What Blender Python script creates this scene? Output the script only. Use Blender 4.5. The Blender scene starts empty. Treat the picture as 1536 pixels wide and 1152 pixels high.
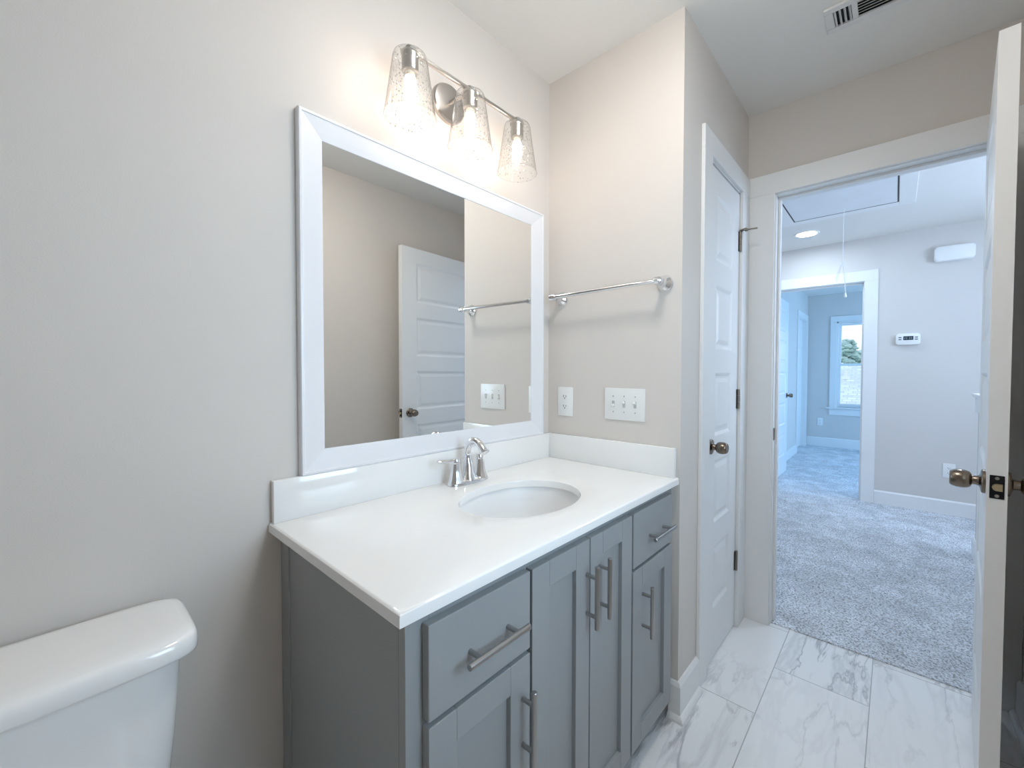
import bpy, bmesh, math, random
from mathutils import Vector, Matrix, noise as mnoise

S = bpy.context.scene
COL = S.collection
PI = math.pi
random.seed(4)

# ------------------------------------------------------------------ camera
cam_d = bpy.data.cameras.new('camera')
cam = bpy.data.objects.new('camera', cam_d)
COL.objects.link(cam)
S.camera = cam
W_, H_ = 1536.0, 1152.0
F_PX, PX, PY = 626.7424, 32.7013, -5.0228
yaw, pit, rol = math.radians(49.1212), math.radians(-1.3486), math.radians(0.1343)
Fv = Vector((math.sin(yaw) * math.cos(pit), math.cos(yaw) * math.cos(pit), math.sin(pit)))
Rv = Vector((math.cos(yaw), -math.sin(yaw), 0))
Uv = Rv.cross(Fv)
R2 = Rv * math.cos(rol) + Uv * math.sin(rol)
U2 = Uv * math.cos(rol) - Rv * math.sin(rol)
mw = Matrix.Identity(4)
for i in range(3):
    mw[i][0], mw[i][1], mw[i][2] = R2[i], U2[i], -Fv[i]
mw[0][3], mw[1][3], mw[2][3] = -1.4187, -1.1428, 1.212
cam.matrix_world = mw
cam_d.sensor_fit = 'HORIZONTAL'
cam_d.sensor_width = 36.0
cam_d.lens = 36.0 * F_PX / W_
cam_d.shift_x = -PX / W_
cam_d.shift_y = PY / W_
cam_d.clip_start = 0.02
cam_d.clip_end = 300

# ------------------------------------------------------------------ world, exposure
world = bpy.data.worlds.new('sky')
S.world = world
world.use_nodes = True
wt = world.node_tree
wt.nodes.clear()
wo = wt.nodes.new('ShaderNodeOutputWorld')
wb = wt.nodes.new('ShaderNodeBackground')
wtc = wt.nodes.new('ShaderNodeTexCoord')
wsep = wt.nodes.new('ShaderNodeSeparateXYZ')
wr = wt.nodes.new('ShaderNodeValToRGB')
wr.color_ramp.elements[0].position = 0.0
wr.color_ramp.elements[0].color = (0.80, 0.93, 0.96, 1)
wr.color_ramp.elements[1].position = 0.7
wr.color_ramp.elements[1].color = (0.45, 0.68, 0.95, 1)
wnz = wt.nodes.new('ShaderNodeTexNoise')
wnz.inputs['Scale'].default_value = 3.0
wnz.inputs['Detail'].default_value = 5.0
wcr = wt.nodes.new('ShaderNodeValToRGB')
wcr.color_ramp.elements[0].position = 0.42
wcr.color_ramp.elements[1].position = 0.65
wmx = wt.nodes.new('ShaderNodeMixRGB')
wmx.inputs[2].default_value = (0.93, 0.98, 1.0, 1)
L = wt.links.new
L(wtc.outputs['Generated'], wsep.inputs[0])
L(wsep.outputs['Z'], wr.inputs[0])
L(wtc.outputs['Generated'], wnz.inputs['Vector'])
L(wnz.outputs['Fac'], wcr.inputs[0])
L(wcr.outputs[0], wmx.inputs[0])
L(wr.outputs[0], wmx.inputs[1])
L(wmx.outputs[0], wb.inputs[0])
wb.inputs[1].default_value = 0.5
L(wb.outputs[0], wo.inputs[0])

S.view_settings.view_transform = 'Standard'
S.view_settings.look = 'None'
S.view_settings.exposure = 1.62
S.view_settings.gamma = 1.0
S.view_settings.use_curve_mapping = False
S.cycles.max_bounces = 14
S.cycles.diffuse_bounces = 8
S.cycles.glossy_bounces = 6
S.cycles.transparent_max_bounces = 24

def area(name, loc, rot, sx, sy, power, color):
    d = bpy.data.lights.new(name, 'AREA')
    d.shape = 'RECTANGLE'
    d.size, d.size_y = sx, sy
    d.energy = power
    d.color = color
    o = bpy.data.objects.new(name, d)
    COL.objects.link(o)
    o.location = loc
    o.rotation_euler = rot
    return o

# daylight coming in at unseen windows, the bathroom one added as fill (all outside their panes)
DAY = (0.53, 0.69, 1.0)
area('daylight_bedroom_side_window', (5.2, -3.56, 1.35), (math.radians(90), 0, 0), 1.5, 1.3, 36, (0.24, 0.54, 1.0))
area('added_bath_daylight', (-0.765, -1.66, 1.38), (math.radians(90), 0, 0), 0.56, 0.86, 5.8, (0.55, 0.76, 1.0))
area('daylight_stair_window', (2.1, -2.86, 1.75), (math.radians(90), 0, 0), 1.4, 1.2, 19, DAY)

# ------------------------------------------------------------------ materials
def mat(name, color, rough=0.5, metal=0.0, spec=0.5, bump=0.0, bscale=200.0, var=0.0, vscale=3.0, coat=0.0, aniso=None):
    m = bpy.data.materials.new(name)
    m.use_nodes = True
    nt = m.node_tree
    b = nt.nodes['Principled BSDF']
    b.inputs['Base Color'].default_value = (*color, 1)
    b.inputs['Roughness'].default_value = rough
    b.inputs['Metallic'].default_value = metal
    b.inputs['Specular IOR Level'].default_value = spec
    b.inputs['Coat Weight'].default_value = coat
    b.inputs['Coat Roughness'].default_value = 0.08
    tc = nt.nodes.new('ShaderNodeTexCoord')
    if var > 0:
        n = nt.nodes.new('ShaderNodeTexNoise')
        n.inputs['Scale'].default_value = vscale
        n.inputs['Detail'].default_value = 6
        nt.links.new(tc.outputs['Object'], n.inputs['Vector'])
        mx = nt.nodes.new('ShaderNodeMixRGB')
        mx.inputs[1].default_value = (*[max(0, c * (1 - var)) for c in color], 1)
        mx.inputs[2].default_value = (*[min(1, c * (1 + var)) for c in color], 1)
        nt.links.new(n.outputs['Fac'], mx.inputs[0])
        nt.links.new(mx.outputs[0], b.inputs['Base Color'])
    if bump > 0:
        n2 = nt.nodes.new('ShaderNodeTexNoise')
        n2.inputs['Scale'].default_value = bscale
        n2.inputs['Detail'].default_value = 3
        mp = nt.nodes.new('ShaderNodeMapping')
        if aniso:
            mp.inputs['Scale'].default_value = aniso
        nt.links.new(tc.outputs['Object'], mp.inputs[0])
        nt.links.new(mp.outputs[0], n2.inputs['Vector'])
        bp = nt.nodes.new('ShaderNodeBump')
        bp.inputs['Strength'].default_value = bump
        bp.inputs['Distance'].default_value = 0.002
        nt.links.new(n2.outputs['Fac'], bp.inputs['Height'])
        nt.links.new(bp.outputs[0], b.inputs['Normal'])
    return m

def emis(name, color, strength):
    m = bpy.data.materials.new(name)
    m.use_nodes = True
    nt = m.node_tree
    nt.nodes.clear()
    o = nt.nodes.new('ShaderNodeOutputMaterial')
    e = nt.nodes.new('ShaderNodeEmission')
    e.inputs[0].default_value = (*color, 1)
    e.inputs[1].default_value = strength
    nt.links.new(e.outputs[0], o.inputs[0])
    return m

def thin_glass(name, tint, base_refl, seeded=False, edge=0.9):
    """thin clear pane: straight-through transparency with a Fresnel reflection"""
    m = bpy.data.materials.new(name)
    m.use_nodes = True
    nt = m.node_tree
    nt.nodes.clear()
    o = nt.nodes.new('ShaderNodeOutputMaterial')
    t = nt.nodes.new('ShaderNodeBsdfTransparent')
    t.inputs[0].default_value = (*tint, 1)
    g = nt.nodes.new('ShaderNodeBsdfGlossy')
    g.inputs['Roughness'].default_value = 0.04
    mx = nt.nodes.new('ShaderNodeMixShader')
    lw = nt.nodes.new('ShaderNodeLayerWeight')
    lw.inputs['Blend'].default_value = 0.35
    mr = nt.nodes.new('ShaderNodeMapRange')
    mr.inputs['To Min'].default_value = base_refl
    mr.inputs['To Max'].default_value = 0.75
    nt.links.new(lw.outputs['Facing'], mr.inputs['Value'])
    pw = nt.nodes.new('ShaderNodeMath')
    pw.operation = 'POWER'
    pw.inputs[1].default_value = 1.6
    nt.links.new(mr.outputs[0], pw.inputs[0])
    last = pw.outputs[0]
    if seeded:
        tc = nt.nodes.new('ShaderNodeTexCoord')
        v = nt.nodes.new('ShaderNodeTexVoronoi')
        v.inputs['Scale'].default_value = 105
        nt.links.new(tc.outputs['Object'], v.inputs['Vector'])
        cr = nt.nodes.new('ShaderNodeValToRGB')
        cr.color_ramp.elements[0].position = 0.16
        cr.color_ramp.elements[0].color = (1, 1, 1, 1)
        cr.color_ramp.elements[1].position = 0.34
        cr.color_ramp.elements[1].color = (0, 0, 0, 1)
        nt.links.new(v.outputs['Distance'], cr.inputs[0])
        n = nt.nodes.new('ShaderNodeTexNoise')
        n.inputs['Scale'].default_value = 40
        nt.links.new(tc.outputs['Object'], n.inputs['Vector'])
        mm = nt.nodes.new('ShaderNodeMath')
        mm.operation = 'MULTIPLY'
        nt.links.new(cr.outputs[0], mm.inputs[0])
        nt.links.new(n.outputs['Fac'], mm.inputs[1])
        m3 = nt.nodes.new('ShaderNodeMath')
        m3.operation = 'MULTIPLY_ADD'
        m3.inputs[1].default_value = 0.9
        nt.links.new(mm.outputs[0], m3.inputs[0])
        nt.links.new(last, m3.inputs[2])
        last = m3.outputs[0]
        bp = nt.nodes.new('ShaderNodeBump')
        bp.inputs['Strength'].default_value = 0.5
        bp.inputs['Distance'].default_value = 0.002
        nt.links.new(mm.outputs[0], bp.inputs['Height'])
        nt.links.new(bp.outputs[0], g.inputs['Normal'])
    tm_ = nt.nodes.new('ShaderNodeMixRGB')
    tm_.inputs[1].default_value = (*tint, 1)
    tm_.inputs[2].default_value = (*[c * edge for c in tint], 1)
    p3 = nt.nodes.new('ShaderNodeMath')
    p3.operation = 'POWER'
    p3.inputs[1].default_value = 4.5
    nt.links.new(lw.outputs['Facing'], p3.inputs[0])
    if seeded:
        ma = nt.nodes.new('ShaderNodeMath')
        ma.operation = 'MULTIPLY_ADD'
        ma.inputs[1].default_value = 0.9
        nt.links.new(mm.outputs[0], ma.inputs[0])
        nt.links.new(p3.outputs[0], ma.inputs[2])
        nt.links.new(ma.outputs[0], tm_.inputs[0])
    else:
        nt.links.new(p3.outputs[0], tm_.inputs[0])
    nt.links.new(tm_.outputs[0], t.inputs[0])
    nt.links.new(last, mx.inputs[0])
    nt.links.new(t.outputs[0], mx.inputs[1])
    nt.links.new(g.outputs[0], mx.inputs[2])
    nt.links.new(mx.outputs[0], o.inputs[0])
    return m

def tile_mat():
    m = mat('marble_tile', (0.8, 0.8, 0.8), 0.36, spec=0.45)
    nt = m.node_tree
    b = nt.nodes['Principled BSDF']
    tc = nt.nodes.new('ShaderNodeTexCoord')
    mp = nt.nodes.new('ShaderNodeMapping')
    mp.inputs['Location'].default_value = (0.111, 0.787, 0)
    nt.links.new(tc.outputs['Object'], mp.inputs[0])
    br = nt.nodes.new('ShaderNodeTexBrick')
    br.offset = 0.5
    br.offset_frequency = 2
    br.inputs['Scale'].default_value = 1.0
    br.inputs['Brick Width'].default_value = 0.61
    br.inputs['Row Height'].default_value = 0.305
    br.inputs['Mortar Size'].default_value = 0.0016
    br.inputs['Mortar Smooth'].default_value = 0.1
    br.inputs['Color1'].default_value = (0, 0, 0, 1)
    br.inputs['Color2'].default_value = (1, 1, 1, 1)
    br.inputs['Bias'].default_value = 0
    nt.links.new(mp.outputs[0], br.inputs['Vector'])
    w = nt.nodes.new('ShaderNodeMath')
    w.operation = 'MULTIPLY'
    w.inputs[1].default_value = 31.0
    nt.links.new(br.outputs['Color'], w.inputs[0])
    mp2 = nt.nodes.new('ShaderNodeMapping')
    mp2.inputs['Rotation'].default_value = (0, 0, math.radians(62))
    mp2.inputs['Scale'].default_value = (1.0, 4.2, 1.0)
    nt.links.new(tc.outputs['Object'], mp2.inputs[0])
    def vein(scale, sharp, dist):
        n = nt.nodes.new('ShaderNodeTexNoise')
        n.noise_dimensions = '4D'
        n.inputs['Scale'].default_value = scale
        n.inputs['Detail'].default_value = 7
        n.inputs['Roughness'].default_value = 0.55
        n.inputs['Distortion'].default_value = dist
        nt.links.new(mp2.outputs[0], n.inputs['Vector'])
        nt.links.new(w.outputs[0], n.inputs['W'])
        s = nt.nodes.new('ShaderNodeMath'); s.operation = 'SUBTRACT'
        s.inputs[1].default_value = 0.5
        nt.links.new(n.outputs['Fac'], s.inputs[0])
        a = nt.nodes.new('ShaderNodeMath'); a.operation = 'ABSOLUTE'
        nt.links.new(s.outputs[0], a.inputs[0])
        r = nt.nodes.new('ShaderNodeMapRange')
        r.inputs['From Min'].default_value = 0
        r.inputs['From Max'].default_value = sharp
        r.inputs['To Min'].default_value = 1
        r.inputs['To Max'].default_value = 0
        nt.links.new(a.outputs[0], r.inputs['Value'])
        return r.outputs[0]
    v1 = vein(1.1, 0.014, 0.8)
    v2 = vein(2.3, 0.05, 0.5)
    msk = nt.nodes.new('ShaderNodeTexNoise')
    msk.inputs['Scale'].default_value = 0.5
    msk.noise_dimensions = '4D'
    nt.links.new(tc.outputs['Object'], msk.inputs['Vector'])
    nt.links.new(w.outputs[0], msk.inputs['W'])
    mr = nt.nodes.new('ShaderNodeMapRange')
    mr.inputs['From Min'].default_value = 0.36
    mr.inputs['From Max'].default_value = 0.54
    nt.links.new(msk.outputs['Fac'], mr.inputs['Value'])
    p1 = nt.nodes.new('ShaderNodeMath'); p1.operation = 'MULTIPLY'
    nt.links.new(v1, p1.inputs[0]); nt.links.new(mr.outputs[0], p1.inputs[1])
    p2 = nt.nodes.new('ShaderNodeMath'); p2.operation = 'MULTIPLY'
    nt.links.new(v2, p2.inputs[0]); nt.links.new(mr.outputs[0], p2.inputs[1])
    c1 = nt.nodes.new('ShaderNodeMixRGB')
    c1.inputs[1].default_value = (0.86, 0.86, 0.86, 1)
    c1.inputs[2].default_value = (0.66, 0.66, 0.67, 1)
    q2 = nt.nodes.new('ShaderNodeMath'); q2.operation = 'MULTIPLY'; q2.inputs[1].default_value = 0.7
    nt.links.new(p2.outputs[0], q2.inputs[0])
    nt.links.new(q2.outputs[0], c1.inputs[0])
    c2 = nt.nodes.new('ShaderNodeMixRGB')
    c2.inputs[2].default_value = (0.40, 0.40, 0.42, 1)
    q1 = nt.nodes.new('ShaderNodeMath'); q1.operation = 'MULTIPLY'; q1.inputs[1].default_value = 0.8
    nt.links.new(p1.outputs[0], q1.inputs[0])
    nt.links.new(q1.outputs[0], c2.inputs[0])
    nt.links.new(c1.outputs[0], c2.inputs[1])
    c3 = nt.nodes.new('ShaderNodeMixRGB')
    c3.inputs[2].default_value = (0.47, 0.46, 0.45, 1)
    nt.links.new(br.outputs['Fac'], c3.inputs[0])
    nt.links.new(c2.outputs[0], c3.inputs[1])
    nt.links.new(c3.outputs[0], b.inputs['Base Color'])
    bp = nt.nodes.new('ShaderNodeBump')
    bp.inputs['Strength'].default_value = 0.4
    bp.inputs['Distance'].default_value = 0.002
    bp.invert = True
    nt.links.new(br.outputs['Fac'], bp.inputs['Height'])
    nt.links.new(bp.outputs[0], b.inputs['Normal'])
    return m

def carpet_mat():
    m = mat('grey_carpet', (0.4, 0.4, 0.4), 1.0, spec=0.05)
    nt = m.node_tree
    b = nt.nodes['Principled BSDF']
    tc = nt.nodes.new('ShaderNodeTexCoord')
    n = nt.nodes.new('ShaderNodeTexNoise')
    n.inputs['Scale'].default_value = 120
    n.inputs['Detail'].default_value = 3
    n.inputs['Roughness'].default_value = 0.75
    nt.links.new(tc.outputs['Object'], n.inputs['Vector'])
    cr = nt.nodes.new('ShaderNodeValToRGB')
    e = cr.color_ramp.elements
    e[0].position = 0.36; e[0].color = (0.24, 0.24, 0.245, 1)
    e[1].position = 0.62; e[1].color = (0.88, 0.91, 0.96, 1)
    k = e.new(0.47); k.color = (0.62, 0.65, 0.70, 1)
    nt.links.new(n.outputs['Fac'], cr.inputs[0])
    n3 = nt.nodes.new('ShaderNodeTexNoise')
    n3.inputs['Scale'].default_value = 5
    n3.inputs['Detail'].default_value = 4
    n3.inputs['Distortion'].default_value = 1.0
    nt.links.new(tc.outputs['Object'], n3.inputs['Vector'])
    mr = nt.nodes.new('ShaderNodeMapRange')
    mr.inputs['From Min'].default_value = 0.35; mr.inputs['From Max'].default_value = 0.65
    mr.inputs['To Min'].default_value = 0.84; mr.inputs['To Max'].default_value = 1.1
    nt.links.new(n3.outputs['Fac'], mr.inputs['Value'])
    mm = nt.nodes.new('ShaderNodeMixRGB'); mm.blend_type = 'MULTIPLY'; mm.inputs[0].default_value = 1
    nt.links.new(cr.outputs[0], mm.inputs[1]); nt.links.new(mr.outputs[0], mm.inputs[2])
    nt.links.new(mm.outputs[0], b.inputs['Base Color'])
    bp = nt.nodes.new('ShaderNodeBump')
    bp.inputs['Strength'].default_value = 0.9
    bp.inputs['Distance'].default_value = 0.006
    nt.links.new(n.outputs['Fac'], bp.inputs['Height'])
    nt.links.new(bp.outputs[0], b.inputs['Normal'])
    return m

def shingle_mat():
    m = mat('roof_shingle', (0.5, 0.5, 0.5), 0.95)
    nt = m.node_tree
    b = nt.nodes['Principled BSDF']
    tc = nt.nodes.new('ShaderNodeTexCoord')
    br = nt.nodes.new('ShaderNodeTexBrick')
    br.inputs['Scale'].default_value = 1
    br.inputs['Brick Width'].default_value = 0.22
    br.inputs['Row Height'].default_value = 0.11
    br.inputs['Mortar Size'].default_value = 0.012
    br.inputs['Color1'].default_value = (0.62, 0.66, 0.72, 1)
    br.inputs['Color2'].default_value = (0.82, 0.86, 0.9, 1)
    br.inputs['Mortar'].default_value = (0.58, 0.63, 0.70, 1)
    mp = nt.nodes.new('ShaderNodeMapping')
    mp.inputs['Rotation'].default_value = (0, 0, math.radians(90))
    nt.links.new(tc.outputs['Object'], mp.inputs[0])
    nt.links.new(mp.outputs[0], br.inputs['Vector'])
    nt.links.new(br.outputs['Color'], b.inputs['Base Color'])
    return m

M = {}
M['wall'] = mat('beige_wall_paint', (0.68, 0.635, 0.59), 0.75, spec=0.25, bump=0.12, bscale=350, var=0.02)
M['hallwall'] = mat('grey_hall_paint', (0.66, 0.63, 0.60), 0.75, spec=0.25, bump=0.12, bscale=350, var=0.02)
M['ceil'] = mat('ceiling_paint', (0.79, 0.77, 0.73), 0.85, spec=0.2, bump=0.15, bscale=260, var=0.015)
M['trim'] = mat('white_trim_paint', (0.80, 0.80, 0.79), 0.35, spec=0.5, var=0.01)
M['door'] = mat('white_door_paint', (0.80, 0.80, 0.79), 0.38, spec=0.5, bump=0.06, bscale=120, aniso=(6, 6, 0.6), var=0.01)
M['tile'] = tile_mat()
M['carpet'] = carpet_mat()
M['cab'] = mat('grey_cabinet_paint', (0.315, 0.325, 0.325), 0.42, spec=0.45, bump=0.03, bscale=90, var=0.02)
M['cabin'] = mat('cabinet_inside', (0.06, 0.058, 0.055), 0.8)
M['quartz'] = mat('white_quartz', (0.86, 0.85, 0.83), 0.07, spec=0.5, var=0.012, vscale=14)
M['porc'] = mat('white_porcelain', (0.88, 0.87, 0.855), 0.10, spec=0.5, coat=0.4, var=0.005)
M['basin'] = mat('basin_glaze', (0.80, 0.795, 0.785), 0.34, spec=0.4)
M['chrome'] = mat('polished_chrome', (0.82, 0.83, 0.85), 0.07, 1.0)
M['nickel'] = mat('brushed_nickel', (0.50, 0.47, 0.44), 0.28, 1.0, bump=0.08, bscale=60, aniso=(40, 40, 1))
M['steel'] = mat('brushed_steel_pull', (0.42, 0.41, 0.40), 0.30, 1.0, bump=0.06, bscale=80)
M['bronze'] = mat('antique_bronze', (0.24, 0.195, 0.155), 0.27, 1.0, var=0.15, vscale=40)
M['hinge'] = mat('dark_hinge_metal', (0.26, 0.23, 0.20), 0.35, 1.0, var=0.1, vscale=60)
M['black'] = mat('black_metal', (0.015, 0.015, 0.018), 0.35, 0.6)
M['mirror'] = mat('mirror_silver', (0.93, 0.935, 0.92), 0.0, 1.0)
M['frame'] = mat('white_frame_lacquer', (0.78, 0.78, 0.80), 0.32, spec=0.5, var=0.008)
M['plastic'] = mat('white_plastic', (0.83, 0.83, 0.81), 0.3, spec=0.5, var=0.005)
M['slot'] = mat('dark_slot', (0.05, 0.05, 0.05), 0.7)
M['grille'] = mat('vent_white_enamel', (0.72, 0.71, 0.69), 0.4, var=0.01)
M['duct'] = mat('dark_duct', (0.02, 0.02, 0.022), 0.9)
M['bulb'] = emis('glowing_bulb', (1.0, 0.83, 0.70), 11.0)
M['cap'] = mat('bulb_cap_ceramic', (0.85, 0.80, 0.68), 0.4)
M['shade'] = thin_glass('seeded_clear_glass', (0.97, 0.97, 0.96), 0.07, True, 0.12)
M['pane'] = thin_glass('window_pane', (0.96, 0.98, 0.98), 0.05)
M['led'] = emis('led_lens', (0.66, 0.82, 1.0), 47.0)
M['lamp'] = emis('fill_lamp_diffuser', (1.0, 0.975, 0.94), 11.3)  # glow of the added bathroom fill lamp
M['hatch'] = mat('painted_plywood', (0.74, 0.75, 0.77), 0.4, var=0.05, vscale=6)
M['cord'] = mat('white_cotton_cord', (0.82, 0.82, 0.82), 0.8, var=0.05, vscale=200)
M['lcd'] = mat('dark_lcd', (0.035, 0.05, 0.06), 0.2)
M['lcdlit'] = mat('lcd_grey_digit', (0.14, 0.18, 0.19), 0.3)
M['shingle'] = shingle_mat()
M['siding'] = mat('pale_siding', (0.62, 0.63, 0.62), 0.8, var=0.05)
M['pipe'] = mat('vent_pipe_grey', (0.75, 0.76, 0.78), 0.6)
M['leaf'] = mat('hazy_pine_foliage', (0.46, 0.60, 0.60), 0.9, var=0.5, vscale=2.0)  # paled toward teal: distance haze is put into the leaf colour
M['bark'] = mat('pine_bark', (0.20, 0.16, 0.13), 0.95, var=0.3, vscale=6)
M['grass'] = mat('lawn', (0.12, 0.2, 0.08), 0.95, var=0.3)
M['caulk'] = M['trim']

# ------------------------------------------------------------------ mesh helpers
class B:
    """collects shapes and links them as ONE mesh object"""
    def __init__(s):
        s.bm = bmesh.new()

    def _add(s, t):
        me = bpy.data.meshes.new('t')
        t.to_mesh(me)
        t.free()
        s.bm.from_mesh(me)
        bpy.data.meshes.remove(me)
        return s

    def box(s, x0, x1, y0, y1, z0, z1, bev=0.0, seg=2, mtx=None):
        t = bmesh.new()
        bmesh.ops.create_cube(t, size=1.0)
        for v in t.verts:
            v.co = Vector(((x0 + x1) / 2 + v.co.x * abs(x1 - x0), (y0 + y1) / 2 + v.co.y * abs(y1 - y0), (z0 + z1) / 2 + v.co.z * abs(z1 - z0)))
        if bev > 0:
            bmesh.ops.bevel(t, geom=t.edges[:], offset=bev, segments=seg, profile=0.5, affect='EDGES', clamp_overlap=True)
        if mtx is not None:
            t.transform(mtx)
        return s._add(t)

    def tube(s, pts, rad, seg=16, caps=True):
        """swept circle along pts; rad a number or one per point"""
        t = bmesh.new()
        pts = [Vector(p) for p in pts]
        n = len(pts)
        rs = rad if isinstance(rad, (list, tuple)) else [rad] * n
        tan = []
        for i in range(n):
            a = pts[max(i - 1, 0)]
            b = pts[min(i + 1, n - 1)]
            d = (b - a)
            tan.append(d.normalized() if d.length > 1e-9 else (tan[-1] if tan else Vector((0, 0, 1))))
        ref = Vector((0, 0, 1)) if abs(tan[0].z) < 0.9 else Vector((1, 0, 0))
        u = tan[0].cross(ref).normalized()
        rings = []
        for i in range(n):
            u = (u - tan[i] * u.dot(tan[i]))
            u = u.normalized() if u.length > 1e-6 else tan[i].orthogonal().normalized()
            w = tan[i].cross(u)
            rings.append([t.verts.new(pts[i] + (u * math.cos(2 * PI * k / seg) + w * math.sin(2 * PI * k / seg)) * rs[i]) for k in range(seg)])
        for i in range(n - 1):
            for k in range(seg):
                t.faces.new((rings[i][k], rings[i][(k + 1) % seg], rings[i + 1][(k + 1) % seg], rings[i + 1][k]))
        if caps:
            t.faces.new(rings[0][::-1])
            t.faces.new(rings[-1])
        bmesh.ops.recalc_face_normals(t, faces=t.faces[:])
        return s._add(t)

    def lathe(s, prof, origin=(0, 0, 0), axis=(0, 0, 1), seg=32, sx=1.0, sy=1.0, cap0=True, cap1=True):
        """prof: list of (radius, height along axis)"""
        t = bmesh.new()
        ax = Vector(axis).normalized()
        q = Vector((0, 0, 1)).rotation_difference(ax).to_matrix()
        o = Vector(origin)
        rings = []
        for r, h in prof:
            rings.append([t.verts.new(o + q @ Vector((max(r, 1e-5) * math.cos(2 * PI * k / seg) * sx, max(r, 1e-5) * math.sin(2 * PI * k / seg) * sy, h))) for k in range(seg)])
        for i in range(len(rings) - 1):
            for k in range(seg):
                t.faces.new((rings[i][k], rings[i][(k + 1) % seg], rings[i + 1][(k + 1) % seg], rings[i + 1][k]))
        if cap0:
            t.faces.new(rings[0][::-1])
        if cap1:
            t.faces.new(rings[-1])
        return s._add(t)

    def loft(s, rings, close=True, cap0=True, cap1=True):
        t = bmesh.new()
        rs = [[t.verts.new(Vector(p)) for p in r] for r in rings]
        n = len(rs[0])
        for i in range(len(rs) - 1):
            for k in range(n if close else n - 1):
                t.faces.new((rs[i][k], rs[i][(k + 1) % n], rs[i + 1][(k + 1) % n], rs[i + 1][k]))
        if cap0:
            t.faces.new(rs[0][::-1])
        if cap1:
            t.faces.new(rs[-1])
        bmesh.ops.recalc_face_normals(t, faces=t.faces[:])
        return s._add(t)

    def prism(s, poly, z0, z1, axis='z'):
        """poly (a,b) extruded from z0 to z1 along axis; for 'x' poly=(y,z), for 'y' poly=(x,z)"""
        def P(a, b, c):
            return {'z': (a, b, c), 'x': (c, a, b), 'y': (a, c, b)}[axis]
        return s.loft([[P(a, b, z0) for a, b in poly], [P(a, b, z1) for a, b in poly]])

    def xf(s, m):
        s.bm.transform(m)
        return s

    def build(s, name, m, parent=None, smooth=None, loc=None):
        me = bpy.data.meshes.new(name)
        if smooth is not None:
            for f in s.bm.faces:
                f.smooth = True
        s.bm.to_mesh(me)
        s.bm.free()
        if smooth is not None:
            me.set_sharp_from_angle(angle=math.radians(smooth))
        me.materials.append(m)
        o = bpy.data.objects.new(name, me)
        COL.objects.link(o)
        if parent is not None:
            o.parent = parent
        if loc is not None:
            o.location = loc
        return o

def tag(o, label=None, cat=None, group=None, kind=None):
    if label: o['label'] = label
    if cat: o['category'] = cat
    if group: o['group'] = group
    if kind: o['kind'] = kind
    return o

def thing(name, label, cat, loc=(0, 0, 0), rz=0.0, group=None, kind=None):
    o = bpy.data.objects.new(name, None)
    o.empty_display_size = 0.05
    COL.objects.link(o)
    o.location = loc
    o.rotation_euler = (0, 0, rz)
    return tag(o, label, cat, group, kind)

def struct(o, label, cat):
    return tag(o, label, cat, None, 'structure')

def copy_tree(o, parent=None):
    c = o.copy()
    COL.objects.link(c)
    if parent is not None:
        c.parent = parent
    for ch in [k for k in o.children]:
        copy_tree(ch, c)
    return c

def sup(cx, cy, hx, hy, z, e=4.0, n=64, hyb=None):
    """superellipse ring; hyb = half depth on the +y (back) side"""
    r = []
    for k in range(n):
        a = 2 * PI * k / n
        c, s_ = math.cos(a), math.sin(a)
        x = math.copysign(abs(c) ** (2 / e), c) * hx
        y = math.copysign(abs(s_) ** (2 / e), s_) * (hyb if (hyb is not None and s_ > 0) else hy)
        r.append((cx + x, cy + y, z))
    return r

# ------------------------------------------------------------------ dimensions (metres)
CH = 2.4404          # ceiling
BY = -0.5852         # bathroom side of closet wall
YF = -1.4983         # wall opposite the mirror
X1, X1B = 0.811, 0.926   # doorway wall
X2, X2B = 3.52, 3.635    # far hall wall
X3 = 6.72            # bedroom window wall
XL = -2.75           # wall behind the camera
ZC = 0.8422          # counter top

# ------------------------------------------------------------------ SETTING: floors, ceiling, walls
struct(B().box(XL, 0.832, YF, 0.0, -0.04, 0.0).build('floor', M['tile']), 'white marble-look tile floor of the bathroom', 'floor')
struct(B().box(0.832, X3, -3.5, 0.6, -0.04, 0.006).build('floor_hall', M['carpet']), 'grey carpet of the hall running into the far bedroom', 'floor')
HX0, HX1, HY0, HY1 = 1.22, 2.590, -1.141, -0.492      # attic hatch opening
b = B()
b.box(XL, X3 + 0.1, -3.6, 0.7, CH + 0.06, CH + 0.12)
EH = 0.03
b.box(XL, HX0 - EH, -3.6, 0.7, CH, CH + 0.06)
b.box(HX1 + EH, X3 + 0.1, -3.6, 0.7, CH, CH + 0.06)
b.box(HX0 - EH, HX1 + EH, -3.6, HY0 - EH, CH, CH + 0.06)
b.box(HX0 - EH, HX1 + EH, HY1 + EH, 0.7, CH, CH + 0.06)
struct(b.build('ceiling', M['ceil']), 'flat pale painted ceiling over bathroom, hall and bedroom', 'ceiling')

def wall_boxes(axis, t0, t1, a0, a1, z0, z1, holes=()):
    """wall slab; axis 'x' = slab between x=t0..t1 running along y; holes (a0,a1,z0,z1)"""
    b = B()
    def bx(p0, p1, q0, q1):
        if p1 - p0 < 1e-4 or q1 - q0 < 1e-4:
            return
        if axis == 'x':
            b.box(t0, t1, p0, p1, q0, q1)
        else:
            b.box(p0, p1, t0, t1, q0, q1)
    hs = sorted(holes)
    cur = a0
    for (h0, h1, q0, q1) in hs:
        bx(cur, h0, z0, z1)
        bx(h0, h1, z0, q0)
        bx(h0, h1, q1, z1)
        cur = h1
    bx(cur, a1, z0, z1)
    return b

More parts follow.
